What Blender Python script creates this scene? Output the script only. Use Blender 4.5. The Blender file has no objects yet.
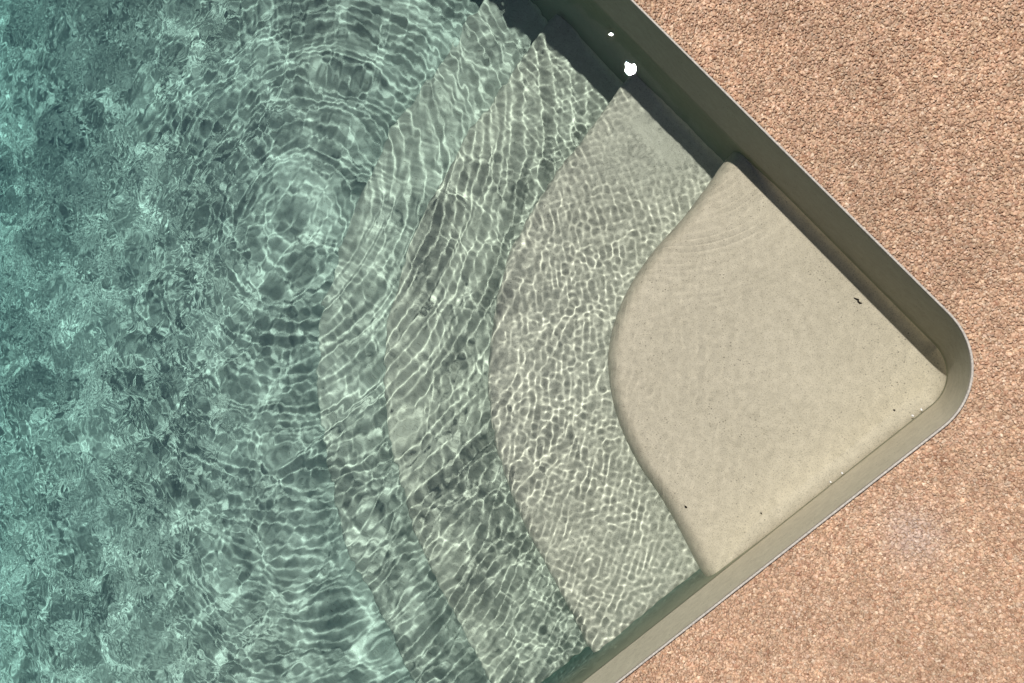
import bpy, math, random
import numpy as np

random.seed(4)
rng = np.random.default_rng(11)
scene = bpy.context.scene
col = scene.collection
R = math.radians

# ------------------------------------------------------------------ sizes (metres)
WATER_Z = -0.194
DEPTH = [0.041, 0.288, 0.532, 0.794]          # water depth over each step
FLOOR_D = 1.04
CORNER = 0.107                                # corner radius at the rim
CORNER_LOW = 0.062                            # and down at the top step
POOL_X, POOL_Y = 4.6, 3.6
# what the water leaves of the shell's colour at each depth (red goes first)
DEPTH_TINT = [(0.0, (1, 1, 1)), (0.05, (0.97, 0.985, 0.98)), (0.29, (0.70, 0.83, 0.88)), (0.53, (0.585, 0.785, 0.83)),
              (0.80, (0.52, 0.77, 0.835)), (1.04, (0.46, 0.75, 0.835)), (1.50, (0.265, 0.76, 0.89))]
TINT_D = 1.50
SUN_DIR = np.array([-0.36565, 0.08762, 0.92662])

# ------------------------------------------------------------------ helpers
def mesh_np(name, verts, faces, mat, smooth=True, parent=None):
    verts = np.asarray(verts, np.float32)
    faces = np.asarray(faces, np.int32)
    me = bpy.data.meshes.new(name)
    n, k = faces.shape
    me.vertices.add(len(verts)); me.vertices.foreach_set('co', verts.ravel())
    me.loops.add(n * k); me.loops.foreach_set('vertex_index', faces.ravel())
    me.polygons.add(n)
    me.polygons.foreach_set('loop_start', np.arange(0, n * k, k, dtype=np.int32))
    me.polygons.foreach_set('use_smooth', np.full(n, smooth))
    me.update(calc_edges=True)
    if mat: me.materials.append(mat)
    o = bpy.data.objects.new(name, me)
    col.objects.link(o)
    if parent: o.parent = parent
    return o

def sstep(a, b, x):
    t = np.clip((x - a) / (b - a), 0, 1); return t * t * (3 - 2 * t)

def grid_faces(nu, nv, closed_u=False):
    iu = np.arange(nu if closed_u else nu - 1); iv = np.arange(nv - 1)
    a, b = np.meshgrid(iu, iv, indexing='ij')
    a2 = (a + 1) % nu
    return np.stack([a * nv + b, a2 * nv + b, a2 * nv + b + 1, a * nv + b + 1], -1).reshape(-1, 4)

def tag(o, label=None, cat=None, group=None, kind=None):
    if label: o['label'] = label
    if cat: o['category'] = cat
    if group: o['group'] = group
    if kind: o['kind'] = kind
    return o

def new_mat(name):
    m = bpy.data.materials.new(name); m.use_nodes = True
    nt = m.node_tree
    for n in list(nt.nodes): nt.nodes.remove(n)
    out = nt.nodes.new('ShaderNodeOutputMaterial')
    return m, nt, out

def N(nt, typ, **kw):
    n = nt.nodes.new(typ)
    for k, v in kw.items():
        if hasattr(n, k): setattr(n, k, v)
        else: n.inputs[k].default_value = v
    return n

def ramp(nt, stops):
    r = nt.nodes.new('ShaderNodeValToRGB')
    e = r.color_ramp.elements
    while len(e) < len(stops): e.new(0.5)
    for el, (p, c) in zip(e, stops):
        el.position = p; el.color = (*c, 1) if len(c) == 3 else c
    return r

def mixc(nt, fac, a, b, mode='MIX'):
    m = nt.nodes.new('ShaderNodeMix'); m.data_type = 'RGBA'; m.blend_type = mode
    L = nt.links
    for sock, v in ((m.inputs[0], fac), (m.inputs[6], a), (m.inputs[7], b)):
        if hasattr(v, 'links'): L.new(v, sock)
        elif isinstance(v, (int, float)): sock.default_value = v
        else: sock.default_value = (*v, 1)
    return m.outputs[2]

# ------------------------------------------------------------------ materials
def shell_material(name, tint=(1, 1, 1), speckle=1.0, dry=1.0):
    m, nt, out = new_mat(name); L = nt.links
    geo = nt.nodes.new('ShaderNodeNewGeometry')
    big = N(nt, 'ShaderNodeTexNoise', **{'Scale': 5.0, 'Detail': 5.0, 'Roughness': 0.6})
    mid = N(nt, 'ShaderNodeTexNoise', **{'Scale': 60.0, 'Detail': 4.0, 'Roughness': 0.7})
    fine = N(nt, 'ShaderNodeTexNoise', **{'Scale': 520.0, 'Detail': 2.0, 'Roughness': 0.6})
    vor = N(nt, 'ShaderNodeTexVoronoi', **{'Scale': 230.0, 'Randomness': 1.0})
    for t in (big, mid, fine, vor): L.new(geo.outputs['Position'], t.inputs['Vector'])
    c1 = [0.81 * tint[0], 0.74 * tint[1], 0.58 * tint[2]]
    c2 = [0.74 * tint[0], 0.675 * tint[1], 0.525 * tint[2]]
    rb = ramp(nt, [(0.35, c2), (0.65, c1)]); L.new(big.outputs[0], rb.inputs[0])
    rm = ramp(nt, [(0.3, (0.86, 0.86, 0.85)), (0.7, (1.07, 1.07, 1.07))]); L.new(mid.outputs[0], rm.inputs[0])
    c = mixc(nt, 1.0, rb.outputs[0], rm.outputs[0], 'MULTIPLY')
    rf = ramp(nt, [(0.30, (0.62, 0.62, 0.60)), (0.46, (1, 1, 1)), (0.72, (1.12, 1.12, 1.12))]); L.new(fine.outputs[0], rf.inputs[0])
    c = mixc(nt, 0.8 * speckle, c, mixc(nt, 1.0, c, rf.outputs[0], 'MULTIPLY'))
    # sparse dark flecks in the gelcoat
    rv = ramp(nt, [(0.16, (1, 1, 1)), (0.34, (0, 0, 0))]); L.new(vor.outputs['Distance'], rv.inputs[0])
    sel = nt.nodes.new('ShaderNodeSeparateColor'); L.new(vor.outputs['Color'], sel.inputs[0])
    gt = N(nt, 'ShaderNodeMath', operation='GREATER_THAN'); gt.inputs[1].default_value = 0.60; L.new(sel.outputs[0], gt.inputs[0])
    mu = N(nt, 'ShaderNodeMath', operation='MULTIPLY'); L.new(rv.outputs[0], mu.inputs[0]); L.new(gt.outputs[0], mu.inputs[1])
    cl = N(nt, 'ShaderNodeTexNoise', **{'Scale': 14.0, 'Detail': 6.0, 'Roughness': 0.75}); L.new(geo.outputs['Position'], cl.inputs['Vector'])
    rc = ramp(nt, [(0.40, (0.10, 0.10, 0.10)), (0.62, (0.85, 0.85, 0.85))]); L.new(cl.outputs[0], rc.inputs[0])
    vs = N(nt, 'ShaderNodeMath', operation='MULTIPLY'); L.new(sel.outputs[1], vs.inputs[0]); L.new(rc.outputs[0], vs.inputs[1])
    mu2 = N(nt, 'ShaderNodeMath', operation='MULTIPLY'); L.new(mu.outputs[0], mu2.inputs[0]); L.new(vs.outputs[0], mu2.inputs[1])
    c = mixc(nt, mu2.outputs[0], c, (0.09, 0.075, 0.055))
    # the water's absorption of light is painted in: gelcoat greener with depth
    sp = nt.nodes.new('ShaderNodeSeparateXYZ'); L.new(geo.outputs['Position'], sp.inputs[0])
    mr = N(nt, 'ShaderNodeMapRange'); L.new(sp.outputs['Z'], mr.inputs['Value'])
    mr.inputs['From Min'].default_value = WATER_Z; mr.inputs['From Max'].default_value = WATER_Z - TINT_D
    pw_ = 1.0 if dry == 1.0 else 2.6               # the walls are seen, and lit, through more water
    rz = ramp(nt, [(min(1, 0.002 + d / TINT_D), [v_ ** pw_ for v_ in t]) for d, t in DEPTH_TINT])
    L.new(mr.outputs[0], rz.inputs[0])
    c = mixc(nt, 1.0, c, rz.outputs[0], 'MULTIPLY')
    if dry != 1.0:                                   # dulled and streaked above the waterline, with a faint scum line; underwater shade painted in below
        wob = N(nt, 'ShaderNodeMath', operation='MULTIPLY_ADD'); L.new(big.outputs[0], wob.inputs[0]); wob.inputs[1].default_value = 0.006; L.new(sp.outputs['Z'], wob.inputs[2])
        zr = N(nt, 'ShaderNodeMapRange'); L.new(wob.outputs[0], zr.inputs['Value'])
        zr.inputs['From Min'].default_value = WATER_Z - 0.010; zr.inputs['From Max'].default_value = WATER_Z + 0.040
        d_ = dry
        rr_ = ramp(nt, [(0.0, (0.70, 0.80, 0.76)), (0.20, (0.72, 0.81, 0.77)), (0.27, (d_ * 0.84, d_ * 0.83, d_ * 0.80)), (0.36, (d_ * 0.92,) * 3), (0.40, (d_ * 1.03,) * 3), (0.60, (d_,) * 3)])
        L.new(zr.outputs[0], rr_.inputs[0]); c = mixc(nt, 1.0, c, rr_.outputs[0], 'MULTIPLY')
        # the sunless wall's shade is painted into its colour by facing
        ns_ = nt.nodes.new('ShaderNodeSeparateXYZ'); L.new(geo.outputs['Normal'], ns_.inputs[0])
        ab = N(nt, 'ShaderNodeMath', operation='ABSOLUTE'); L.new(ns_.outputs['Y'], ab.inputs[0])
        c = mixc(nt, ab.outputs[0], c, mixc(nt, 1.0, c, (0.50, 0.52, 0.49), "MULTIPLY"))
    b = nt.nodes.new('ShaderNodeBsdfPrincipled')
    L.new(c, b.inputs['Base Color'])
    b.inputs['Roughness'].default_value = 0.6
    b.inputs['Specular IOR Level'].default_value = 0.12
    bump = N(nt, 'ShaderNodeBump', **{'Strength': 0.12, 'Distance': 0.002}); L.new(mid.outputs[0], bump.inputs['Height'])
    L.new(bump.outputs[0], b.inputs['Normal'])
    L.new(b.outputs[0], out.inputs[0])
    return m

def water_material():
    m, nt, out = new_mat('water'); L = nt.links
    g = nt.nodes.new('ShaderNodeBsdfGlass')
    g.inputs['Roughness'].default_value = 0.0
    g.inputs['IOR'].default_value = 1.333
    # fine froth and chop beyond what the mesh carries, only over the churned left side
    geo = nt.nodes.new('ShaderNodeNewGeometry')
    n1 = N(nt, 'ShaderNodeTexNoise', **{'Scale': 30.0, 'Detail': 1.6, 'Roughness': 0.45, 'Distortion': 0.9}); L.new(geo.outputs['Position'], n1.inputs['Vector'])
    n2 = N(nt, 'ShaderNodeTexNoise', **{'Scale': 7.0, 'Detail': 2.0}); L.new(geo.outputs['Position'], n2.inputs['Vector'])
    dt = N(nt, 'ShaderNodeVectorMath', operation='DOT_PRODUCT'); L.new(geo.outputs['Position'], dt.inputs[0]); dt.inputs[1].default_value = (0.625, 0.73, 0.0)
    mr = N(nt, 'ShaderNodeMapRange'); mr.interpolation_type = 'SMOOTHSTEP'; L.new(dt.outputs['Value'], mr.inputs['Value'])
    mr.inputs['From Min'].default_value = -0.98; mr.inputs['From Max'].default_value = -1.70
    rp = ramp(nt, [(0.36, (0.15, 0.15, 0.15)), (0.62, (1, 1, 1))]); L.new(n2.outputs[0], rp.inputs[0])
    ms = N(nt, 'ShaderNodeMath', operation='MULTIPLY'); L.new(mr.outputs[0], ms.inputs[0]); L.new(rp.outputs[0], ms.inputs[1])
    hs = N(nt, 'ShaderNodeMath', operation='MULTIPLY'); L.new(n1.outputs[0], hs.inputs[0]); L.new(ms.outputs[0], hs.inputs[1])
    bp = N(nt, 'ShaderNodeBump', **{'Strength': 1.0, 'Distance': 0.0026}); L.new(hs.outputs[0], bp.inputs['Height']); L.new(bp.outputs[0], g.inputs['Normal'])
    L.new(g.outputs[0], out.inputs['Surface'])
    return m

def stone_material():
    m, nt, out = new_mat('resin_bound_gravel'); L = nt.links
    at = nt.nodes.new('ShaderNodeAttribute'); at.attribute_name = 'stone_colour'
    geo = nt.nodes.new('ShaderNodeNewGeometry')
    nz = N(nt, 'ShaderNodeTexNoise', **{'Scale': 380.0, 'Detail': 3.0}); L.new(geo.outputs['Position'], nz.inputs['Vector'])
    r = ramp(nt, [(0.3, (0.72, 0.70, 0.68)), (0.7, (1.15, 1.15, 1.15))]); L.new(nz.outputs[0], r.inputs[0])
    c = mixc(nt, 1.0, at.outputs['Color'], r.outputs[0], 'MULTIPLY')
    b = nt.nodes.new('ShaderNodeBsdfPrincipled'); L.new(c, b.inputs['Base Color'])
    b.inputs['Roughness'].default_value = 0.45
    b.inputs['Specular IOR Level'].default_value = 0.35
    L.new(b.outputs[0], out.inputs[0])
    return m

def deck_material():
    m, nt, out = new_mat('gravel_bed'); L = nt.links
    geo = nt.nodes.new('ShaderNodeNewGeometry')
    v = N(nt, 'ShaderNodeTexVoronoi', **{'Scale': 240.0}); L.new(geo.outputs['Position'], v.inputs['Vector'])
    s = nt.nodes.new('ShaderNodeSeparateColor'); L.new(v.outputs['Color'], s.inputs[0])
    r = ramp(nt, [(0.0, (0.50, 0.33, 0.22)), (0.4, (0.60, 0.43, 0.31)), (0.8, (0.70, 0.53, 0.39)), (1.0, (0.80, 0.67, 0.53))])
    L.new(s.outputs[0], r.inputs[0])
    rd = ramp(nt, [(0.0, (1, 1, 1)), (0.8, (0.55, 0.50, 0.46))]); L.new(v.outputs['Distance'], rd.inputs[0])
    c = mixc(nt, 1.0, r.outputs[0], rd.outputs[0], 'MULTIPLY')
    b = nt.nodes.new('ShaderNodeBsdfPrincipled'); L.new(c, b.inputs['Base Color']); b.inputs['Roughness'].default_value = 0.7
    bu = N(nt, 'ShaderNodeBump', invert=True, **{'Strength': 0.6, 'Distance': 0.0016}); L.new(v.outputs['Distance'], bu.inputs['Height'])
    L.new(bu.outputs[0], b.inputs['Normal'])
    L.new(b.outputs[0], out.inputs[0])
    return m

def plain(name, c, rough=0.6, spec=0.3):
    m, nt, out = new_mat(name); L = nt.links
    geo = nt.nodes.new('ShaderNodeNewGeometry')
    nz = N(nt, 'ShaderNodeTexNoise', **{'Scale': 400.0, 'Detail': 4.0}); L.new(geo.outputs['Position'], nz.inputs['Vector'])
    r = ramp(nt, [(0.3, [x * 0.7 for x in c]), (0.7, [min(1, x * 1.2) for x in c])]); L.new(nz.outputs[0], r.inputs[0])
    b = nt.nodes.new('ShaderNodeBsdfPrincipled'); L.new(r.outputs[0], b.inputs['Base Color'])
    b.inputs['Roughness'].default_value = rough; b.inputs['Specular IOR Level'].default_value = spec
    L.new(b.outputs[0], out.inputs[0])
    return m

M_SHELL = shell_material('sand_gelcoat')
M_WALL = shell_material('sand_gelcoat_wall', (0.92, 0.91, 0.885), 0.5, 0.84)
M_RIM = plain('cut_shell_edge', (0.50, 0.46, 0.41), 0.6)
M_WATER = water_material()
M_STONE = stone_material()
M_BED = deck_material()
M_DARK = plain('dark_litter', (0.06, 0.045, 0.028), 0.7)
M_WHITE = plain('glint_white', (0.85, 0.85, 0.82), 0.3)

# ------------------------------------------------------------------ pool outline
def outline(off=0.0, cr=CORNER, arc_n=28):
    """closed rounded rectangle, anticlockwise seen from above, grown outwards by off"""
    r = cr + off
    pts = []
    cs = [(-cr, -cr, 0), (-POOL_X + cr, -cr, 90),
          (-POOL_X + cr, -POOL_Y + cr, 180), (-cr, -POOL_Y + cr, 270)]
    for cx, cy, a0 in cs:
        for i in range(arc_n + 1):
            a = R(a0 + 90 * i / arc_n)
            pts.append((cx + r * math.cos(a), cy + r * math.sin(a)))
    return np.array(pts)

pool = bpy.data.objects.new('swimming_pool', None); col.objects.link(pool)
pool.location = (0, 0, 0)
tag(pool, 'sand coloured moulded swimming pool corner with curved entry steps set into gravel paving', 'swimming pool')

# wall: straight inner face with a small eased top edge
prof = [(0.0, z) for z in np.r_[np.linspace(-0.002, -0.26, 14), np.linspace(-0.3, WATER_Z - FLOOR_D - 0.5, 12)]]
rings = []
for off, z in prof:
    p = outline(off, CORNER + (CORNER_LOW - CORNER) * min(1, -z / 0.235)); rings.append(np.c_[p, np.full(len(p), z)])
V = np.stack(rings, 1)
nu, nv = V.shape[:2]
mesh_np('wall', V.reshape(-1, 3), grid_faces(nu, nv, True), M_WALL, parent=pool)

# rim: the thin cut top edge of the shell standing a touch above the gravel
prof = [(0.0004, -0.006), (0.0004, 0.0012), (0.0010, 0.0018), (0.0026, 0.0018), (0.0032, 0.0012), (0.0032, -0.012)]
rings = []
for off, z in prof:
    p = outline(off); rings.append(np.c_[p, np.full(len(p), z)])
V = np.stack(rings, 1); nu, nv = V.shape[:2]
mesh_np('rim', V.reshape(-1, 3), grid_faces(nu, nv, True), M_RIM, smooth=False, parent=pool)

# steps: quarter rounds about the corner, each with a rounded nose and a coved foot
NOSE = [[(0, 0.662), (3, 0.656), (8, 0.646), (14, 0.645), (18, 0.651), (24, 0.671), (32, 0.693), (38, 0.706), (45, 0.713)],
        [(0, 1.052), (6, 1.033), (12, 1.030), (20, 1.045), (26, 1.058), (34, 1.072), (45, 1.077)],
        [(0, 1.418), (10, 1.402), (20, 1.420), (30, 1.445), (45, 1.472)],
        [(0, 1.750), (12, 1.745), (25, 1.780), (45, 1.825)]]
def nose_radius(k, phi):
    a = np.degrees(phi); a = np.abs(np.where(a > 45, 90 - a, a))
    p = np.array(NOSE[k]); dense = np.linspace(-6, 45, 400)
    v = np.interp(np.abs(dense), p[:, 0], p[:, 1])
    if k == 0: v = v + 0.014
    v = np.convolve(np.pad(v, 20, mode='edge'), np.ones(41) / 41, 'valid')
    return 0.8 * np.interp(a, dense, v)

for k in range(4):
    zt = WATER_Z - DEPTH[k]
    zb = WATER_Z - (DEPTH[k + 1] if k < 3 else FLOOR_D)
    inner = 0.0 if k == 0 else None
    phi = np.radians(np.linspace(-2, 92, 180))
    rn = nose_radius(k, phi)
    r_in = np.zeros_like(rn) if k == 0 else nose_radius(k - 1, phi) - 0.045
    er, ev, fr = ((0.038, 0.11, 0.014), (0.022, 0.05, 0.014), (0.012, 0.012, 0.014), (0.010, 0.010, 0.014))[k]                                   # nose and foot radii
    prof = []                                               # (fraction, dr, z)
    for f in np.linspace(0, 1, 26): prof.append((f, -er * f, zt))
    for a in np.linspace(0, 80, 9)[1:]: prof.append((1, -er + er * math.sin(R(a)), zt - ev + ev * math.cos(R(a))))
    dr0, z0 = prof[-1][1], prof[-1][2]
    prof.append((1, dr0 + 0.010, zb + fr))
    for a in np.linspace(0, 90, 7)[1:]: prof.append((1, dr0 + 0.010 + fr - fr * math.cos(R(a)), zb + fr - fr * math.sin(R(a))))
    prof.append((1, dr0 + 0.05, zb - 0.002))
    V = np.zeros((len(phi), len(prof), 3))
    for j, (f, dr, z) in enumerate(prof):
        rr = r_in + (rn - r_in) * f + dr
        V[:, j, 0] = -rr * np.cos(phi); V[:, j, 1] = -rr * np.sin(phi); V[:, j, 2] = z
    nu, nv = V.shape[:2]
    verts = [V.reshape(-1, 3)]; faces = [grid_faces(nu, nv)[:, ::-1]]
    # cove where the tread meets the pool wall
    lo = 0.0 if k == 0 else NOSE[k - 1][0][1] * 0.8 - 0.01
    hi = NOSE[k][0][1] * 0.8 - 0.026
    def sweep(path, nrm, ends):
        """concave fillet along the wall; it dies out towards the nose ends"""
        n = sum(len(v) for v in verts)
        dist = np.concatenate([[0], np.cumsum(np.linalg.norm(np.diff(path, axis=0), axis=1))])
        cr = np.full(len(path), 0.030 if k == 0 else 0.022)
        if ends[0]: cr = cr * (0.06 + 0.94 * sstep(0, 0.10, dist))
        if ends[1]: cr = cr * (0.06 + 0.94 * sstep(0, 0.10, dist[-1] - dist))
        rows = []
        for a in np.linspace(0, 90, 9):
            d = cr - cr * math.sin(R(a)) - 0.0005; z = zt + cr - cr * math.cos(R(a)) - 0.0005
            rows.append(np.c_[path - nrm * d[:, None], z])
        W = np.stack(rows, 1)
        faces.append(grid_faces(W.shape[0], W.shape[1]) + n)
        verts.append(W.reshape(-1, 3))
    if k == 0:
        t = np.linspace(hi, CORNER_LOW, 20)
        a = np.radians(np.linspace(90, 0, 24))
        path = np.r_[np.c_[-t, np.zeros(20)], np.c_[-CORNER_LOW + CORNER_LOW * np.cos(a), -CORNER_LOW + CORNER_LOW * np.sin(a)], np.c_[np.zeros(20), -t[::-1]]]
        nrm = np.r_[np.tile([0, 1], (20, 1)), np.c_[np.cos(a), np.sin(a)], np.tile([1, 0], (20, 1))]
        sweep(path, nrm, (True, True))
    else:
        t = np.linspace(lo, hi, 20)
        sweep(np.c_[-t, np.zeros(20)], np.tile([0, 1.0], (20, 1)), (False, True))
        sweep(np.c_[np.zeros(20), -t], np.tile([1.0, 0], (20, 1)), (False, True))
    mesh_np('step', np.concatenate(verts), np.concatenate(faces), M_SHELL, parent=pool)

# floor, falling gently towards the deep end
xs = np.linspace(-POOL_X - 0.01, 0.01, 60); ys = np.linspace(-POOL_Y - 0.01, 0.01, 40)
X, Y = np.meshgrid(xs, ys, indexing='ij')
Z = WATER_Z - FLOOR_D - 0.26 * np.clip(-(X + Y) * 0.7071 - 1.6, 0, 1.6)
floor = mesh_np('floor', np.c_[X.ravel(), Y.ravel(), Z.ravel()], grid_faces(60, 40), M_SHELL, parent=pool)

# ------------------------------------------------------------------ water surface
DX = 0.0016
NFFT = 1440
gx = 0.0035 - DX * np.r_[np.arange(820), 820 + 2 * np.arange(650)]
gy = 0.0035 - DX * np.r_[np.arange(820), 820 + 2 * np.arange(560)]
def extend(g, end):
    out = list(g); s = 2 * DX
    while out[-1] > end:
        s = min(s * 1.25, 0.04); out.append(out[-1] - s)
    return np.array(out)
wx = extend(gx, -POOL_X - 0.005); wy = extend(gy, -POOL_Y - 0.005)
X, Y = np.meshgrid(wx, wy, indexing='ij')

def band_noise(lmin, lmax, seed, n=NFFT, aniso=None):
    """periodic random surface with unit rms curvature, wavelengths between lmin and lmax"""
    r = np.random.default_rng(seed)
    f = np.fft.fftfreq(n, DX)
    fx, fy = np.meshgrid(f, f, indexing='ij')
    ff = np.hypot(fx, fy) + 1e-9
    lam = 1 / ff
    w = np.exp(-0.5 * ((np.log(lam) - 0.5 * (np.log(lmin) + np.log(lmax))) / (0.5 * np.log(lmax / lmin))) ** 2)
    w[ff < 0.5] = 0; w[lam < 0.0095] = 0
    amp = w / ff ** 3
    if aniso is not None:
        ang = np.arctan2(fy, fx); amp = amp * (0.15 + np.abs(np.cos(ang - aniso)) ** 6)
    s = np.fft.ifft2(np.fft.fft2(r.standard_normal((n, n))) * amp).real
    lap = np.fft.ifft2(np.fft.fft2(s) * -(2 * np.pi) ** 2 * ff ** 2).real
    return s / lap.std()
ix = np.round((0.0035 - wx) / DX).astype(int) % NFFT
iy = np.round((0.0035 - wy) / DX).astype(int) % NFFT
def samp(s): return s[np.ix_(ix, iy)]

SRC_A = np.array([-1.74, -0.86]); SRC_B = np.array([-1.25, -1.26])      # where the inlets churn the surface
U = -(X + Y) * 0.7071
# ripples running out from the churned area, and their echoes off the two walls
rad = np.zeros_like(X); rs = np.zeros_like(X); ref = np.zeros_like(X)
def train(dst, src, lam, w):
    kk = 2 * math.pi / lam
    dst += np.cos(kk * np.hypot(X - src[0], Y - src[1]) + rng.uniform(0, 6.28)) * (w / kk ** 2)
ring = np.zeros_like(X)
NW = 56
for i in range(NW):
    s = SRC_A + rng.normal(0, 0.07, 2) if i % 7 == 0 else SRC_B + rng.normal(0, 0.13, 2)
    train(rad, s, math.exp(rng.uniform(math.log(0.0135), math.log(0.029))), math.sqrt(2 / NW))
    train(rs, s, math.exp(rng.uniform(math.log(0.0098), math.log(0.017))), math.sqrt(2 / NW))
    if i % 2 == 0:
        m = s * np.array([-1, 1]) if i % 4 == 0 else s * np.array([1, -1])
        train(ref, m, math.exp(rng.uniform(math.log(0.0098), math.log(0.022))), math.sqrt(4 / NW))
ring2 = np.zeros_like(X)
for i in range(20):                                  # long unbroken rings about two centres
    train(ring, SRC_A + rng.normal(0, 0.012, 2), math.exp(rng.uniform(math.log(0.016), math.log(0.042))), math.sqrt(2 / 20))
    train(ring2, SRC_B + rng.normal(0, 0.03, 2), math.exp(rng.uniform(math.log(0.0145), math.log(0.030))), math.sqrt(2 / 20))
VV = (X - Y) * 0.7071                                # which side of the diagonal
ring = ring * (0.4 + 0.6 * sstep(0.03, 0.28, np.hypot(X - SRC_A[0], Y - SRC_A[1]))) * np.sqrt(1 - sstep(0.05, 0.50, VV)) + ring2 * np.sqrt(sstep(0.05, 0.50, VV)) * 0.9
finger = np.zeros_like(X)
for i in range(6):
    train(finger, np.array([-0.66, -0.02]) + rng.normal(0, 0.01, 2), math.exp(rng.uniform(math.log(0.0105), math.log(0.0135))), math.sqrt(2 / 6))
def lerp(u, *kv):
    return np.interp(u, [a for a, b in kv], [b for a, b in kv])
# curvature wanted over each stretch of the diagonal, split between the wave trains
kap = lerp(U, (0.0, 1.2), (0.24, 1.6), (0.40, 2.8), (0.50, 4.2), (0.60, 5.4), (0.76, 5.6), (0.90, 4.9), (1.10, 4.2), (1.25, 2.8), (1.45, 2.0), (3, 1.8))
a_rad = lerp(U, (0.4, 0.60), (0.55, 0.15), (0.8, 0.35), (1.0, 0.60), (1.3, 0.60), (1.5, 0.80), (1.9, 0.60))
a_rs = lerp(U, (0.4, 0.20), (0.52, 0.55), (0.8, 0.60), (1.0, 0.45), (1.3, 0.20), (1.7, 0.0))
a_ref = lerp(U, (0.3, 0.20), (0.48, 0.30), (0.6, 0.42), (0.8, 0.36), (1.0, 0.25), (1.4, 0.10), (1.6, 0.0))
a_fin = lerp(U, (0.4, 0.60), (0.8, 0.52), (1.0, 0.22), (1.3, 0.15), (1.7, 0.0))
a_ring = lerp(U, (0.6, 0.10), (0.85, 0.50), (1.0, 1.15), (1.4, 1.5), (1.8, 1.5), (2.2, 1.0))
a_mid = lerp(U, (0.4, 0.15), (0.8, 0.30), (1.0, 0.30), (1.4, 0.45), (1.7, 0.60))
a_big = lerp(U, (0.4, 0.10), (0.75, 0.20), (0.95, 0.42), (1.3, 0.42), (1.6, 0.25))
ch = sstep(-1.10, -1.50, 0.625 * X + 0.73 * Y)
kap = kap * (1 + 0.22 * ch); a_big = a_big + 0.12 * ch; a_mid = a_mid + 0.2 * ch
nrm = np.sqrt(a_rad ** 2 + a_ring ** 2 + a_rs ** 2 + a_ref ** 2 + a_fin ** 2 + a_mid ** 2 + a_big ** 2)
Hh = rad * a_rad + ring * a_ring + rs * a_rs + ref * a_ref + samp(band_noise(0.0105, 0.020, 1)) * a_fin
Hh += samp(band_noise(0.022, 0.05, 4)) * a_mid + samp(band_noise(0.06, 0.14, 3)) * a_big
patch = samp(band_noise(0.2, 0.5, 8)); patch = 1 + 0.12 * patch / patch.std()
Hh *= kap / nrm * np.clip(patch, 0.5, 1.6)
boil = samp(band_noise(0.10, 0.28, 21)); boil = ch * np.clip(boil / boil.std() - 0.45, 0, 1.2)
Hh += samp(band_noise(0.016, 0.036, 22)) * 1.6 * boil
Hh += samp(band_noise(0.15, 0.35, 2)) * 0.3 + samp(band_noise(0.11, 0.22, 31)) * (0.55 * ch + 0.35 * sstep(0.75, 1.0, U))
Hh += finger * 6.0 * np.exp(-((X + 0.47) ** 2 + (Y + 0.16) ** 2) / (2 * 0.085 ** 2))
fade_x = 1 - sstep(gx[-1] + 0.05, gx[-1] - 0.1, wx); fade_y = 1 - sstep(gy[-1] + 0.05, gy[-1] - 0.1, wy)
Hh *= fade_x[:, None] * fade_y[None, :]
for cx, cy, sg, kd in ((-1.728, -0.942, 0.028, -2.6), (-1.64, -1.02, 0.028, -2.6), (-1.745, -0.855, 0.018, 6.5)):
    q = np.exp(-((X - cx) ** 2 + (Y - cy) ** 2) / (2 * sg ** 2))
    Hh = Hh * (1 - 0.75 * q) + q * kd * sg ** 2 / 2
# the surface climbs a little towards the shaded wall and lies calm there: this carries the sun glints
calm = np.exp(-((X + 0.775) / 0.115) ** 4) * (0.62 * sstep(-0.17, -0.12, Y) + 0.38 * sstep(-0.085, -0.05, Y))
quiet = np.exp(-((X + 0.80) ** 2 / (2 * 0.11 ** 2) + (Y + 0.15) ** 2 / (2 * 0.07 ** 2)))
ty = np.array([-9, -0.75, -0.55, -0.40, -0.30, -0.20, -0.10, -0.04, 0.0, 0.1])
ts = np.array([0, 0, -0.018, -0.020, 0.012, 0.033, 0.036, 0.0365, 0.0415, 0.045])
yy = np.linspace(0.02, -1.2, 1221); sl = np.interp(yy, ty, ts)
sl = np.convolve(np.pad(sl, 12, mode='edge'), np.ones(25) / 25, 'valid')
hp = np.concatenate([[0], np.cumsum(sl[:-1] * np.diff(yy))]); hp -= np.interp(0.04, -yy, hp)
prof_y = np.interp(-wy, -yy, hp, right=0.0)
prof_y[wy < -0.78] = prof_y[np.argmin(np.abs(wy + 0.78))]
prof_y = prof_y - prof_y[-1] * sstep(-0.3, -0.8, wy)
tilt = np.exp(-((X + 0.765) / 0.21) ** 2)
Hh = Hh * (1 - 0.975 * calm) * (1 - 0.4 * quiet) + tilt * (prof_y[None, :] + 0.5 * 0.10 * (X + 0.755) ** 2 * calm)
def lean(cx, cy, sx, sy, sg):
    """tilt a small patch so that its slope at (cx, cy) is exactly (sx, sy)"""
    global Hh
    a = int(np.argmin(np.abs(wx - cx))); b = int(np.argmin(np.abs(wy - cy)))
    g0 = (Hh[a + 1, b] - Hh[a - 1, b]) / (wx[a + 1] - wx[a - 1]); g1 = (Hh[a, b + 1] - Hh[a, b - 1]) / (wy[b + 1] - wy[b - 1])
    q = np.exp(-((X - cx) ** 2 + (Y - cy) ** 2) / (2 * sg ** 2))
    Hh = Hh + ((sx - g0) * (X - cx) + (sy - g1) * (Y - cy)) * q
CAM = np.array([-0.2025, -0.2748, 1.2])
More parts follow.
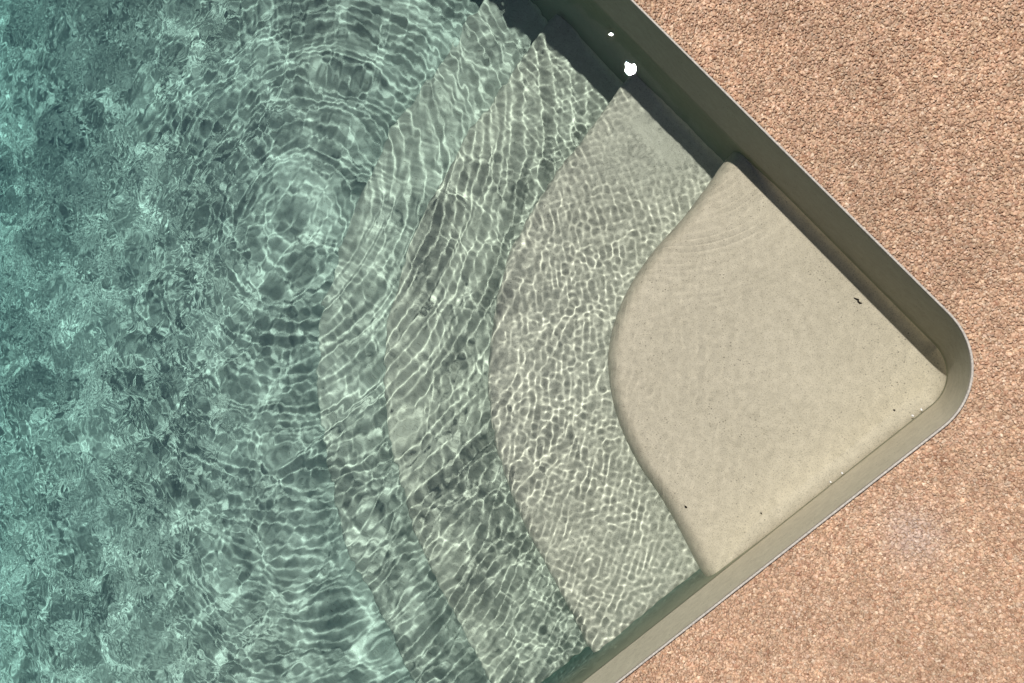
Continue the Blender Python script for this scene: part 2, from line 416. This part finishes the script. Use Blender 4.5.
def mirror_slope(x, y):
    """slope the surface needs at (x, y) to send the sun into the lens"""
    v = np.stack([CAM[0] - x, CAM[1] - y, np.full_like(x, CAM[2] - WATER_Z)], -1)
    v /= np.linalg.norm(v, axis=-1, keepdims=True)
    h = v + SUN_DIR
    return -h[..., 0] / h[..., 2], -h[..., 1] / h[..., 2]
WANTED = [(-0.720, -0.014, 0.004, 0.005), (-0.830, -0.017, 0.011, 0.009), (-0.755, -0.040, 0.010, 0.017)]
for cx, cy, sg, keep in WANTED:
    mx, my = mirror_slope(np.array(cx), np.array(cy)); lean(cx, cy, float(mx), float(my), sg)
a0 = int(np.argmin(np.abs(wx + 0.50))); a1 = int(np.argmin(np.abs(wx + 1.15))); b1 = int(np.argmin(np.abs(wy + 0.40)))
mx, my = mirror_slope(X[a0:a1, :b1], Y[a0:a1, :b1])
ok = np.zeros_like(mx, bool)
for cx, cy, sg, keep in WANTED: ok |= np.hypot(X[a0:a1, :b1] - cx, Y[a0:a1, :b1] - cy) < keep
for it in range(60):                                # steer the other ripples off the mirror angle
    gx_, gy_ = np.gradient(Hh[a0:a1, :b1], wx[a0:a1], wy[:b1])
    ex, ey = gx_ - mx, gy_ - my
    e = np.where(ok, 9, np.hypot(ex, ey))
    k_ = np.unravel_index(np.argmin(e), e.shape)
    if e[k_] > 0.0035: break
    px_, py_ = X[a0:a1, :b1][k_], Y[a0:a1, :b1][k_]
    g_ = rng.normal(0, 1, 2); g_ /= np.linalg.norm(g_)
    near_e = np.array([ex[max(0, k_[0] - 6):k_[0] + 7, max(0, k_[1] - 6):k_[1] + 7].mean(), ey[max(0, k_[0] - 6):k_[0] + 7, max(0, k_[1] - 6):k_[1] + 7].mean()])
    if np.linalg.norm(near_e) > 1e-5: g_ = 0.3 * g_ + near_e / np.linalg.norm(near_e)
    lean(px_, py_, float(mx[k_] + 0.010 * g_[0]), float(my[k_] + 0.010 * g_[1]), 0.006)
mx, my = mirror_slope(np.array(-0.755), np.array(-0.040)); lean(-0.755, -0.040, float(mx), float(my), 0.010)
Zw = WATER_Z + Hh
water = mesh_np('water', np.c_[X.ravel(), Y.ravel(), Zw.ravel()], grid_faces(len(wx), len(wy)), M_WATER)
tag(water, kind='structure')

# ------------------------------------------------------------------ paving
inner = outline(0.0028); nI = len(inner)
ctr = np.array([-POOL_X / 2, -POOL_Y / 2])
outer = []
for p in inner:
    d = p - ctr; sx = (POOL_X / 2 + 9) / max(abs(d[0]), 1e-6); sy = (POOL_Y / 2 + 9) / max(abs(d[1]), 1e-6)
    outer.append(ctr + d * min(sx, sy))
outer = np.array(outer)
rings = [np.c_[inner, np.full(nI, -0.012)], np.c_[inner, np.full(nI, -0.0045)], np.c_[outer, np.full(nI, -0.0045)]]
V = np.stack(rings, 1)
deck = mesh_np('deck', V.reshape(-1, 3), grid_faces(nI, 3, True)[:, ::-1], M_BED, smooth=False)
tag(deck, kind='structure')

# stones of the resin bound paving
def octa_sphere():
    v = [(1,0,0),(-1,0,0),(0,1,0),(0,-1,0),(0,0,1),(0,0,-1)]
    f = [(0,2,4),(2,1,4),(1,3,4),(3,0,4),(2,0,5),(1,2,5),(3,1,5),(0,3,5)]
    mid = {}; v = [np.array(a, float) for a in v]; nf = []
    def m(a, b):
        k = (min(a, b), max(a, b))
        if k not in mid:
            p = v[a] + v[b]; v.append(p / np.linalg.norm(p)); mid[k] = len(v) - 1
        return mid[k]
    for a, b, c in f:
        ab, bc, ca = m(a, b), m(b, c), m(c, a)
        nf += [(a, ab, ca), (ab, b, bc), (ca, bc, c), (ab, bc, ca)]
    return np.array(v), np.array(nf)
bv, bf = octa_sphere()
STAIN = (0.087, -0.231)                                # paler worn spot
SP = 0.0034
EXT = 0.50
a = np.arange(-1.20, EXT, SP)
PX, PY = np.meshgrid(a, a, indexing='ij')
PX[:, 1::2] += SP / 2
P = np.c_[PX.ravel(), PY.ravel()] + rng.uniform(-0.42, 0.42, (PX.size, 2)) * SP
def outside(P, m):
    q = np.maximum(P + CORNER, 0)
    inner = np.where((P[:, 0] > -CORNER) & (P[:, 1] > -CORNER), np.hypot(q[:, 0], q[:, 1]) - CORNER, np.maximum(P[:, 0], P[:, 1]))
    return inner > m
P = P[outside(P, 0.0050)]
ns = len(P)
size = np.clip(rng.lognormal(math.log(0.0023), 0.27, ns), 0.0013, 0.0043)
asp = np.c_[rng.uniform(0.85, 1.35, ns), rng.uniform(0.7, 1.05, ns), rng.uniform(0.5, 0.8, ns)]
Q = rng.standard_normal((ns, 4)); Q[:, 1:3] *= 0.30
Q /= np.linalg.norm(Q, axis=1)[:, None]
w, x, y, z = Q.T
Rm = np.stack([1-2*(y*y+z*z), 2*(x*y-z*w), 2*(x*z+y*w), 2*(x*y+z*w), 1-2*(x*x+z*z), 2*(y*z-x*w), 2*(x*z-y*w), 2*(y*z+x*w), 1-2*(x*x+y*y)], 1).reshape(ns, 3, 3)
jit = 1 + rng.uniform(-0.28, 0.28, (ns, len(bv)))
loc = bv[None] * jit[:, :, None] * (size[:, None] * asp)[:, None, :]
loc = np.einsum('nij,nvj->nvi', Rm, loc)
zc = -0.0022 - size * 0.45 + rng.uniform(-0.0006, 0.0006, ns)
loc += np.c_[P, zc][:, None, :]
loc[:, :, 2] = np.where(loc[:, :, 2] > 0.003, 0.003 + (loc[:, :, 2] - 0.003) * 0.3, loc[:, :, 2])
F = (bf[None] + (np.arange(ns) * len(bv))[:, None, None]).reshape(-1, 3)
gravel = mesh_np('gravel', loc.reshape(-1, 3), F, M_STONE, smooth=False)
pal = np.array([(0.64, 0.50, 0.37), (0.56, 0.41, 0.30), (0.48, 0.33, 0.235), (0.40, 0.25, 0.17), (0.31, 0.17, 0.11), (0.72, 0.62, 0.50), (0.52, 0.42, 0.33)])
pw = np.array([0.26, 0.32, 0.22, 0.07, 0.02, 0.06, 0.05])
ci = rng.choice(len(pal), ns, p=pw / pw.sum())
pal = pal * 0.72 + 0.28 * (pal * pw[:, None] / pw.sum()).sum(0)
cc = pal[ci] * rng.uniform(0.82, 1.18, (ns, 1)) * rng.uniform(0.98, 1.02, (ns, 3)) * np.array([1.0, 0.90, 0.83])
blot = 1 + 0.07 * np.sin(P[:, 0] * 9 + 2 * np.sin(P[:, 1] * 7)) * np.sin(P[:, 1] * 11 + 1.3) + 0.06 * np.sin(P[:, 0] * 31 + 3 * np.sin(P[:, 1] * 23)) * np.sin(P[:, 1] * 27 + 2 * np.sin(P[:, 0] * 19)) + 0.05 * np.sin(P[:, 0] * 83 + 4 * np.sin(P[:, 1] * 41))
cc *= blot[:, None]
st = np.exp(-((P[:, 0] - STAIN[0]) ** 2 + (P[:, 1] - STAIN[1]) ** 2) / (2 * 0.026 ** 2))[:, None] * 0.45
cc = cc * (1 - st) + np.array([0.56, 0.49, 0.46]) * st
ca = gravel.data.color_attributes.new('stone_colour', 'FLOAT_COLOR', 'POINT')
ca.data.foreach_set('color', np.repeat(np.c_[cc, np.ones(ns)], len(bv), 0).astype(np.float32).ravel())
tag(gravel, 'pinkish tan resin bound gravel paving around the pool corner', 'gravel', kind='stuff')

# ------------------------------------------------------------------ small litter, added sun glints
def tube(name, pts, rad_, mat, sides=7):
    pts = [np.array(p, float) for p in pts]; V = []
    for i, p in enumerate(pts):
        t = pts[min(i + 1, len(pts) - 1)] - pts[max(i - 1, 0)]; t /= np.linalg.norm(t)
        a = np.cross(t, [0, 0, 1]); a /= np.linalg.norm(a); b = np.cross(t, a)
        for k in range(sides):
            w_ = 2 * math.pi * k / sides
            V.append(p + (a * math.cos(w_) + b * math.sin(w_)) * rad_[i])
    n = len(pts)
    F = [(i * sides + k, i * sides + (k + 1) % sides, (i + 1) * sides + (k + 1) % sides, (i + 1) * sides + k) for i in range(n - 1) for k in range(sides)]
    return mesh_np(name, np.array(V), np.array(F), mat)
def blob(name, c, r, mat, seed, flat=0.6):
    g = np.random.default_rng(seed)
    v = bv * (1 + g.uniform(-0.25, 0.25, (len(bv), 1))) * np.array([1.2, 0.85, flat]) * r + np.array(c)
    return mesh_np(name, v, bf, mat)
ZS = WATER_Z - DEPTH[0]
tw = tube('twig', [(-0.2035, -0.0345, ZS + 0.002), (-0.200, -0.0335, ZS + 0.0025), (-0.1965, -0.0318, ZS + 0.003), (-0.1945, -0.0340, ZS + 0.003), (-0.1905, -0.0335, ZS + 0.002), (-0.1880, -0.0310, ZS + 0.0015)] or [(-0.203, -0.026, ZS + 0.002), (-0.200, -0.030, ZS + 0.0025), (-0.1985, -0.0335, ZS + 0.003), (-0.193, -0.035, ZS + 0.003), (-0.1885, -0.0375, ZS + 0.002), (-0.187, -0.042, ZS + 0.0015)],
          [0.0006, 0.0012, 0.0017, 0.0013, 0.0016, 0.0005], M_DARK)
tag(tw, 'small dark bent twig lying under water on the top step beside the shaded wall', 'twig')
for (x_, y_), r_, sd, lb in (((-0.115, -0.475), 0.0022, 1, 'dark dirt speck on the top step close to its rounded front edge'),
                        ((-0.030, -0.385), 0.0016, 2, 'tiny dark dirt speck on the top step halfway along the sunlit wall'),
                        ((-0.026, -0.112), 0.0019, 3, 'dark dirt speck on the top step near the pool corner')):
    tag(blob('dirt_speck', (x_, y_, ZS + 0.0008), r_, M_DARK, sd), lb, 'dirt speck', 'dark specks on the top step')
for (x_, y_), r_, sd, lb in (((-0.0050, -0.085), 0.0020, 5, 'white speck added as a sun glint at the sunlit waterline, nearest the pool corner'),
                        ((-0.0060, -0.101), 0.0021, 6, 'white speck added as a sun glint at the sunlit waterline, second from the pool corner'),
                        ((-0.0040, -0.242), 0.0019, 7, 'white speck added as a sun glint at the sunlit waterline, third from the pool corner'),
                        ((-0.0045, -0.265), 0.0019, 8, 'white speck added as a sun glint at the sunlit waterline, farthest from the pool corner')):
    tag(blob('glint_speck', (x_, y_, WATER_Z + 0.0006), r_, M_WHITE, sd, 0.9), lb, 'glint_speck', 'white specks added as sun glints along the sunlit waterline')  # solid white blobs added in place of sun glints on the meniscus

# ------------------------------------------------------------------ camera
cam_d = bpy.data.cameras.new('camera'); cam = bpy.data.objects.new('camera', cam_d); col.objects.link(cam)
cam_d.sensor_width = 36; cam_d.lens = 800 / 1024 * 36; cam_d.clip_start = 0.02; cam_d.clip_end = 500
from mathutils import Matrix
Rw = ((0.62484083, -0.74709476, 0.22676716), (0.7307282, 0.66188853, 0.16715224), (-0.27497314, 0.06126162, 0.95949819))
mw = Matrix(Rw).to_4x4(); mw.translation = (-0.2025, -0.2748, 1.2)
cam.matrix_world = mw
scene.camera = cam

# ------------------------------------------------------------------ light
elev = math.asin(SUN_DIR[2]); azim = math.atan2(SUN_DIR[0], SUN_DIR[1])
sun_d = bpy.data.lights.new('sun', 'SUN'); sun = bpy.data.objects.new('sun', sun_d); col.objects.link(sun)
sun_d.energy = 4.4; sun_d.angle = R(0.53); sun_d.color = (1.0, 0.95, 0.88)
from mathutils import Vector
sun.rotation_euler = Vector(SUN_DIR).to_track_quat('Z', 'Y').to_euler()
sun_d.cycles.is_caustics_light = True
world = bpy.data.worlds.new('World'); scene.world = world; world.use_nodes = True
nt = world.node_tree; bg = nt.nodes['Background']
sky = nt.nodes.new('ShaderNodeTexSky'); sky.sky_type = 'NISHITA'; sky.sun_disc = False
sky.sun_elevation = elev; sky.sun_rotation = azim
nt.links.new(sky.outputs[0], bg.inputs[0]); bg.inputs[1].default_value = 0.044

water.cycles.is_caustics_caster = True
for o in pool.children: o.cycles.is_caustics_receiver = True

# ------------------------------------------------------------------ render settings
scene.render.engine = 'CYCLES'
c = scene.cycles
c.caustics_refractive = True; c.caustics_reflective = False
c.max_bounces = 20; c.transmission_bounces = 12; c.diffuse_bounces = 7; c.glossy_bounces = 4
c.blur_glossy = 0.0
c.sample_clamp_indirect = 6.0
c.use_denoising = True
c.denoiser = 'OPENIMAGEDENOISE'
c.denoising_input_passes = 'RGB_ALBEDO_NORMAL'
scene.view_settings.view_transform = 'Standard'; scene.view_settings.look = 'None'
scene.view_settings.exposure = 0; scene.view_settings.gamma = 1
